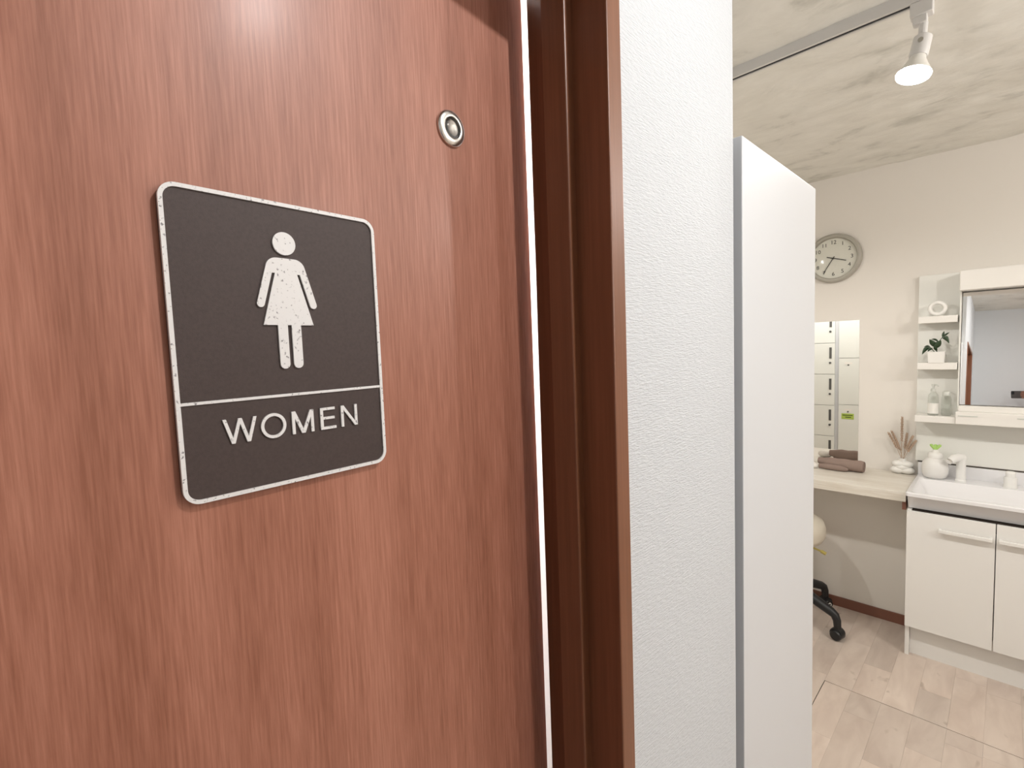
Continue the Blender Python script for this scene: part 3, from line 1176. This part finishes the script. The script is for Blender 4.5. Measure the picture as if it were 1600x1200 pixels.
for n in range(1, 13):
    a = math.radians(90-30*n)
    o = bpy.data.objects.new('numeral', text_mesh(str(n), 0.030))
    COL.objects.link(o)
    o.parent = ck
    o.location = (0.090*math.cos(a), -0.0150, 0.090*math.sin(a))
    o.rotation_euler = (math.pi/2, 0, 0)


def hand(name, deg, l0, l1, w, yo):
    q = MB()
    a = math.radians(deg)
    d = Vector((math.cos(a), math.sin(a)))
    s = Vector((-d.y, d.x))
    p = [d*l1 + s*w*0.7, d*l1 - s*w*0.7, -d*l0 - s*w, -d*l0 + s*w]
    q.prism([(x.x, x.y) for x in p], -yo-0.0012, -yo)
    return q.build(name, 'clock_ink', ck, 0)


hand('hour_hand', 90-30*3.58, 0.034, 0.066, 0.0026, 0.0175)
hand('minute_hand', 90-6*35.2, 0.012, 0.094, 0.0022, 0.0200)
m = MB()
m.lathe([(0.004, 0.014), (0.004, 0.023), (0, 0.023)], 16, (0, -1, 0))
m.build('hand_pin', 'clock_ink', ck)
m = MB()
prof = [(0.116*math.sin(t), 0.0285+0.008*math.cos(t)) for t in [math.pi/2*(1-i/10) for i in range(11)]]
m.lathe(prof, 48, (0, -1, 0), cap=False)
m.build('cover_glass', 'pane_glass', ck, 80)

# ------------------------------------------------------------------ lighting track and spotlight
tk = empty('ceiling_track', (0, 1.765, ZC))
tag(tk, 'white ceiling lighting track with a black slot', 'lighting track')
TB = 2.4235-ZC
m = MB()
m.box(-1.9, 1.25, -0.017, -0.007, TB, 0.004, 0.0006)
m.box(-1.9, 1.25, 0.007, 0.017, TB, 0.004, 0.0006)
m.box(-1.9, 1.25, -0.008, 0.008, TB+0.016, 0.004)
m.build('rail', 'track_white', tk)
m = MB()
m.box(-1.9, 1.25, -0.0068, 0.0068, TB+0.003, TB+0.015)
m.build('slot', 'track_slot', tk, 0)

sx, sy = -0.186, 1.765
sl = empty('track_spotlight', (sx, sy, 2.4235))
tag(sl, 'lit white spotlight with reflector bulb hanging from the ceiling track', 'spotlight')
m = MB()
m.box(-0.022, 0.026, -0.017, 0.017, -0.036, 0.0, 0.003)
m.box(-0.016, 0.014, -0.013, 0.013, -0.056, -0.035, 0.003)
m.build('adapter', 'track_white', sl)
m = MB()
m.tube([(0.006, 0, -0.055), (0.004, 0, -0.085), (0.003, 0, -0.105)], 0.010, 14)
m.build('arm', 'track_white', sl)
aim = Vector((-0.16, -0.22, -0.96)).normalized()
sb = Vector((0.006, 0, -0.088))
m = MB()
m.lathe([(0.016, 0.0), (0.0205, 0.004), (0.0215, 0.050), (0.0195, 0.056)], 28, aim, sb)
m.build('socket', 'track_white', sl, 40)
m = MB()
m.lathe([(0.006, -0.024), (0.006, 0.024)], 14, (0, 1, 0), sb+aim*0.018)
m.build('pivot_screw', 'clock_rim', sl)
m = MB()
m.lathe([(0.0175, 0.052), (0.0185, 0.062), (0.026, 0.078), (0.036, 0.096), (0.0395, 0.103)], 32, aim, sb)
m.build('bulb_reflector', 'bulb_body', sl, 60)
m = MB()
m.lathe([(0.0392, 0.1032), (0.0380, 0.108), (0.026, 0.113), (0.010, 0.1155), (0, 0.116)], 32, aim, sb)
m.build('bulb_face', 'bulb_glow', sl, 60)

# ------------------------------------------------------------------ swivel stool under the counter
HXC, HYC = -0.852, 2.897
st = empty('swivel_stool', (HXC, HYC, 0))
tag(st, 'swivel stool with black star base and casters, mostly hidden behind the locker panel', 'stool')
m = MB()
m.lathe([(0.040, 0.11), (0.045, 0.13), (0.045, 0.20), (0.036, 0.215)], 28)
m.build('hub', 'black_plastic', st)
m = MB()
m.lathe([(0.025, 0.21), (0.025, 0.30), (0.014, 0.301), (0.014, 0.45)], 24)
m.build('gas_lift', 'black_plastic', st)
a0 = math.atan2(2.829-HYC, -0.582-HXC)
for k in range(5):
    a = a0 + k*2*math.pi/5
    c, s = math.cos(a), math.sin(a)
    m = MB()
    P = [(0.03, 0.213), (0.12, 0.181), (0.20, 0.152), (0.252, 0.133), (0.270, 0.122), (0.280, 0.098), (0.283, 0.058)]
    rr = [0.029, 0.027, 0.0245, 0.0225, 0.0205, 0.0185, 0.0165]
    m.tube([(r*c, r*s, z) for r, z in P], rr, 14)
    lg = m.build('leg', 'black_plastic', st, 60)
    w = empty('caster')
    w.parent = st
    m = MB()
    m.lathe([(0.0285, -0.020), (0.030, -0.012), (0.030, 0.012), (0.0285, 0.020)], 26, (-s, c, 0), (0.283*c, 0.283*s, 0.0335))
    m.build('hood', 'black_plastic', w, 40)
    for sd in (-1, 1):
        m = MB()
        org = Vector((0.283*c - s*0.008*sd, 0.283*s + c*0.008*sd, 0.0275))
        m.lathe([(0.010, 0.0), (0.0265, 0.0), (0.0275, 0.003), (0.0275, 0.014), (0.022, 0.021), (0.006, 0.0225), (0, 0.0225)], 26, (-s*sd, c*sd, 0), org)
        m.build('wheel', 'black_plastic', w, 40)
        if k == 1:
            m = MB()
            m.torus(org + Vector((-s*sd, c*sd, 0))*0.0222, 0.0095, 0.0027, (-s*sd, c*sd, 0), 20, 8)
            m.build('wheel_ring', 'label_white', w, 60)
m = MB()
m.lathe([(0.12, 0.450), (0.185, 0.458), (0.199, 0.485), (0.201, 0.525), (0.190, 0.560), (0.150, 0.578), (0.06, 0.584), (0, 0.584)], 40)
m.build('seat', 'cushion_beige', st, 60)
m = MB()
m.tube([(0.02, 0.01, 0.43), (0.12, 0.012, 0.425), (0.185, 0.012, 0.410)], 0.005, 10)
m.tube([(0.180, 0.012, 0.411), (0.203, 0.012, 0.402)], 0.009, 12)
m.build('lever', 'lever_yellow', st, 60)

# ------------------------------------------------------------------ the photographer, seen only in the vanity mirror
CAMP = Vector((-0.002, -0.40, CAM_H+0.036))      # where the phone is held, by the rear wall
fh = Vector((-1, 0, 0))
rh = Vector((0, 1, 0))
PB = Vector((0.42, -0.30, 0.0))


def C(x, y, z):
    """phone frame to person frame: x right, y up, z behind the lens"""
    return CAMP + RGT*x + UPV*y - fwd*z - PB


def Bd(x, y, z):
    """body frame: x to the person's right, y forward, z up"""
    return rh*x + fh*y + Vector((0, 0, z))


ph = empty('smartphone', PB)
tag(ph, 'dark smartphone held sideways in a hand, reflected at the right edge of the vanity mirror', 'phone')
m = MB()
pl = []
cr = 0.010
for (px, py), a0 in (((0.136-cr, 0.014-cr), 0), ((-0.014+cr, 0.014-cr), 90), ((-0.014+cr, -0.060+cr), 180), ((0.136-cr, -0.060+cr), 270)):
    for i in range(6):
        a = math.radians(a0+18*i)
        pl.append((px+cr*math.cos(a), py+cr*math.sin(a)))
va = [m.bm.verts.new(C(x, y, 0.024)) for x, y in pl]
vb = [m.bm.verts.new(C(x, y, 0.032)) for x, y in pl]
m.bm.faces.new(va)
m.bm.faces.new(vb)
for i in range(len(pl)):
    j = (i+1) % len(pl)
    m.bm.faces.new((va[i], va[j], vb[j], vb[i]))
m.build('body', 'phone_body', ph)
m = MB()
va = [m.bm.verts.new(C(x, y, 0.022)) for x, y in rrect(-0.010, 0.018, -0.020, 0.010, 0.006, 4)]
vb = [m.bm.verts.new(C(x, y, 0.0245)) for x, y in rrect(-0.010, 0.018, -0.020, 0.010, 0.006, 4)]
m.bm.faces.new(va)
m.bm.faces.new(vb)
for i in range(len(va)):
    j = (i+1) % len(va)
    m.bm.faces.new((va[i], va[j], vb[j], vb[i]))
m.build('camera_bump', 'phone_lens', ph)

pe = empty('person', PB)
tag(pe, 'person holding up a phone, of whom the vanity mirror shows only a hand', 'person')
m = MB()


def limb(pts, rads, n=16):
    m.tube(pts, rads, n)
    for p, r in ((pts[0], rads[0]), (pts[-1], rads[-1])):
        m.ellipsoid(p, r, r, r, 14, 8)


def blob(c, r):
    m.ellipsoid(c, r[0], r[1], r[2], 18, 12)


# trunk, neck and head
limb([Bd(0, 0.00, 0.93), Bd(0, 0.01, 1.06), Bd(0, 0.0, 1.20), Bd(0, -0.005, 1.33), Bd(0, -0.01, 1.40)], [0.125, 0.110, 0.118, 0.115, 0.075])
limb([Bd(-0.15, -0.01, 1.385), Bd(0, -0.01, 1.40), Bd(0.15, -0.01, 1.385)], [0.058, 0.075, 0.058])
limb([Bd(0, -0.015, 1.40), Bd(0, 0.0, 1.50)], [0.056, 0.052])
blob(Bd(0, 0.015, 1.590), (0.080, 0.085, 0.108))
blob(Bd(0, 0.030, 1.535), (0.058, 0.060, 0.055))
limb([Bd(0, 0.100, 1.600), Bd(0, 0.116, 1.570)], [0.010, 0.014])
limb([Bd(-0.018, 0.092, 1.532), Bd(0.018, 0.092, 1.532)], [0.007, 0.007])
for sd in (-1, 1):
    blob(Bd(0.080*sd, 0.005, 1.575), (0.018, 0.018, 0.030))
    # legs and feet
    limb([Bd(0.085*sd, 0, 0.92), Bd(0.095*sd, 0.01, 0.50), Bd(0.10*sd, 0.0, 0.28), Bd(0.10*sd, -0.01, 0.09)], [0.086, 0.056, 0.052, 0.036])
    limb([Bd(0.10*sd, -0.02, 0.045), Bd(0.105*sd, 0.07, 0.038), Bd(0.11*sd, 0.15, 0.028)], [0.038, 0.036, 0.026])
# left arm hanging
limb([Bd(-0.175, -0.01, 1.36), Bd(-0.21, 0.0, 1.10)], [0.046, 0.037])
limb([Bd(-0.21, 0.0, 1.10), Bd(-0.215, 0.05, 0.96), Bd(-0.212, 0.09, 0.86)], [0.037, 0.033, 0.023])
blob(Bd(-0.212, 0.11, 0.81), (0.022, 0.030, 0.045))
for k in range(4):
    bs = Bd(-0.214, 0.088+0.016*k, 0.775)
    limb([bs, bs+Bd(0.004, 0.004, -0.035), bs+Bd(0.014, 0.006, -0.062)], [0.009, 0.0085, 0.007], 10)
limb([Bd(-0.205, 0.135, 0.815), Bd(-0.195, 0.155, 0.785), Bd(-0.190, 0.158, 0.760)], [0.010, 0.009, 0.008], 10)
# right arm raised to the phone
WR = C(0.192, -0.090, 0.062)
EL = Bd(0.200, 0.22, 1.27)
SH = Bd(0.175, -0.01, 1.36)
limb([SH, EL], [0.046, 0.038])
limb([EL, EL.lerp(WR, 0.45), WR], [0.038, 0.034, 0.023])
PALM = C(0.166, -0.055, 0.048)
limb([WR, PALM], [0.023, 0.024])
limb([C(0.163, -0.064, 0.046), C(0.161, -0.016, 0.046)], [0.020, 0.018])
for k, (yy, ln) in enumerate(((0.006, 0.052), (-0.013, 0.058), (-0.032, 0.054), (-0.050, 0.044))):
    limb([C(0.157, yy*0.9-0.006, 0.040), C(0.152, yy, 0.0165), C(0.150-ln*0.45, yy-0.002, 0.0125), C(0.150-ln, yy-0.004, 0.0150)], [0.0095, 0.0092, 0.0088, 0.0072], 12)
limb([C(0.158, -0.050, 0.054), C(0.130, -0.034, 0.052), C(0.104, -0.018, 0.0425)], [0.0115, 0.0105, 0.0085], 12)
body = m.build('body', 'skin', pe, 60)
rm = body.modifiers.new('weld', 'REMESH')
rm.mode = 'VOXEL'
rm.voxel_size = 0.0045
rm.use_smooth_shade = True
# clothes
m = MB()
limb([Bd(0, 0.00, 0.90), Bd(0, 0.01, 1.06), Bd(0, 0.0, 1.20), Bd(0, -0.005, 1.33), Bd(0, -0.01, 1.40)], [0.140, 0.128, 0.132, 0.126, 0.084])
limb([Bd(-0.15, -0.01, 1.385), Bd(0, -0.01, 1.40), Bd(0.15, -0.01, 1.385)], [0.068, 0.084, 0.068])
limb([Bd(-0.175, -0.01, 1.36), Bd(-0.20, 0.0, 1.17)], [0.058, 0.053])
limb([SH, SH.lerp(EL, 0.72)], [0.058, 0.053])
o = m.build('shirt', 'shirt_grey', pe, 60)
rm = o.modifiers.new('weld', 'REMESH')
rm.mode = 'VOXEL'
rm.voxel_size = 0.008
rm.use_smooth_shade = True
m = MB()
limb([Bd(-0.03, 0, 0.97), Bd(0.03, 0, 0.97)], [0.140, 0.140])
for sd in (-1, 1):
    limb([Bd(0.085*sd, 0, 0.90), Bd(0.095*sd, 0.01, 0.50), Bd(0.10*sd, 0.0, 0.12)], [0.098, 0.070, 0.060])
o = m.build('trousers', 'trouser_dark', pe, 60)
rm = o.modifiers.new('weld', 'REMESH')
rm.mode = 'VOXEL'
rm.voxel_size = 0.008
rm.use_smooth_shade = True
for sd in (-1, 1):
    m = MB()
    limb([Bd(0.10*sd, -0.03, 0.047), Bd(0.105*sd, 0.07, 0.044), Bd(0.11*sd, 0.16, 0.036)], [0.046, 0.044, 0.035])
    m.build('shoe', 'phone_body', pe, 60)
    m = MB()
    blob(Bd(0.030*sd, 0.088, 1.598), (0.011, 0.011, 0.011))
    m.build('eye', 'label_white', pe, 60)
m = MB()
blob(Bd(0, -0.004, 1.622), (0.090, 0.090, 0.094))
blob(Bd(0, -0.030, 1.560), (0.080, 0.066, 0.085))
m.build('hair', 'hair_dark', pe, 60)
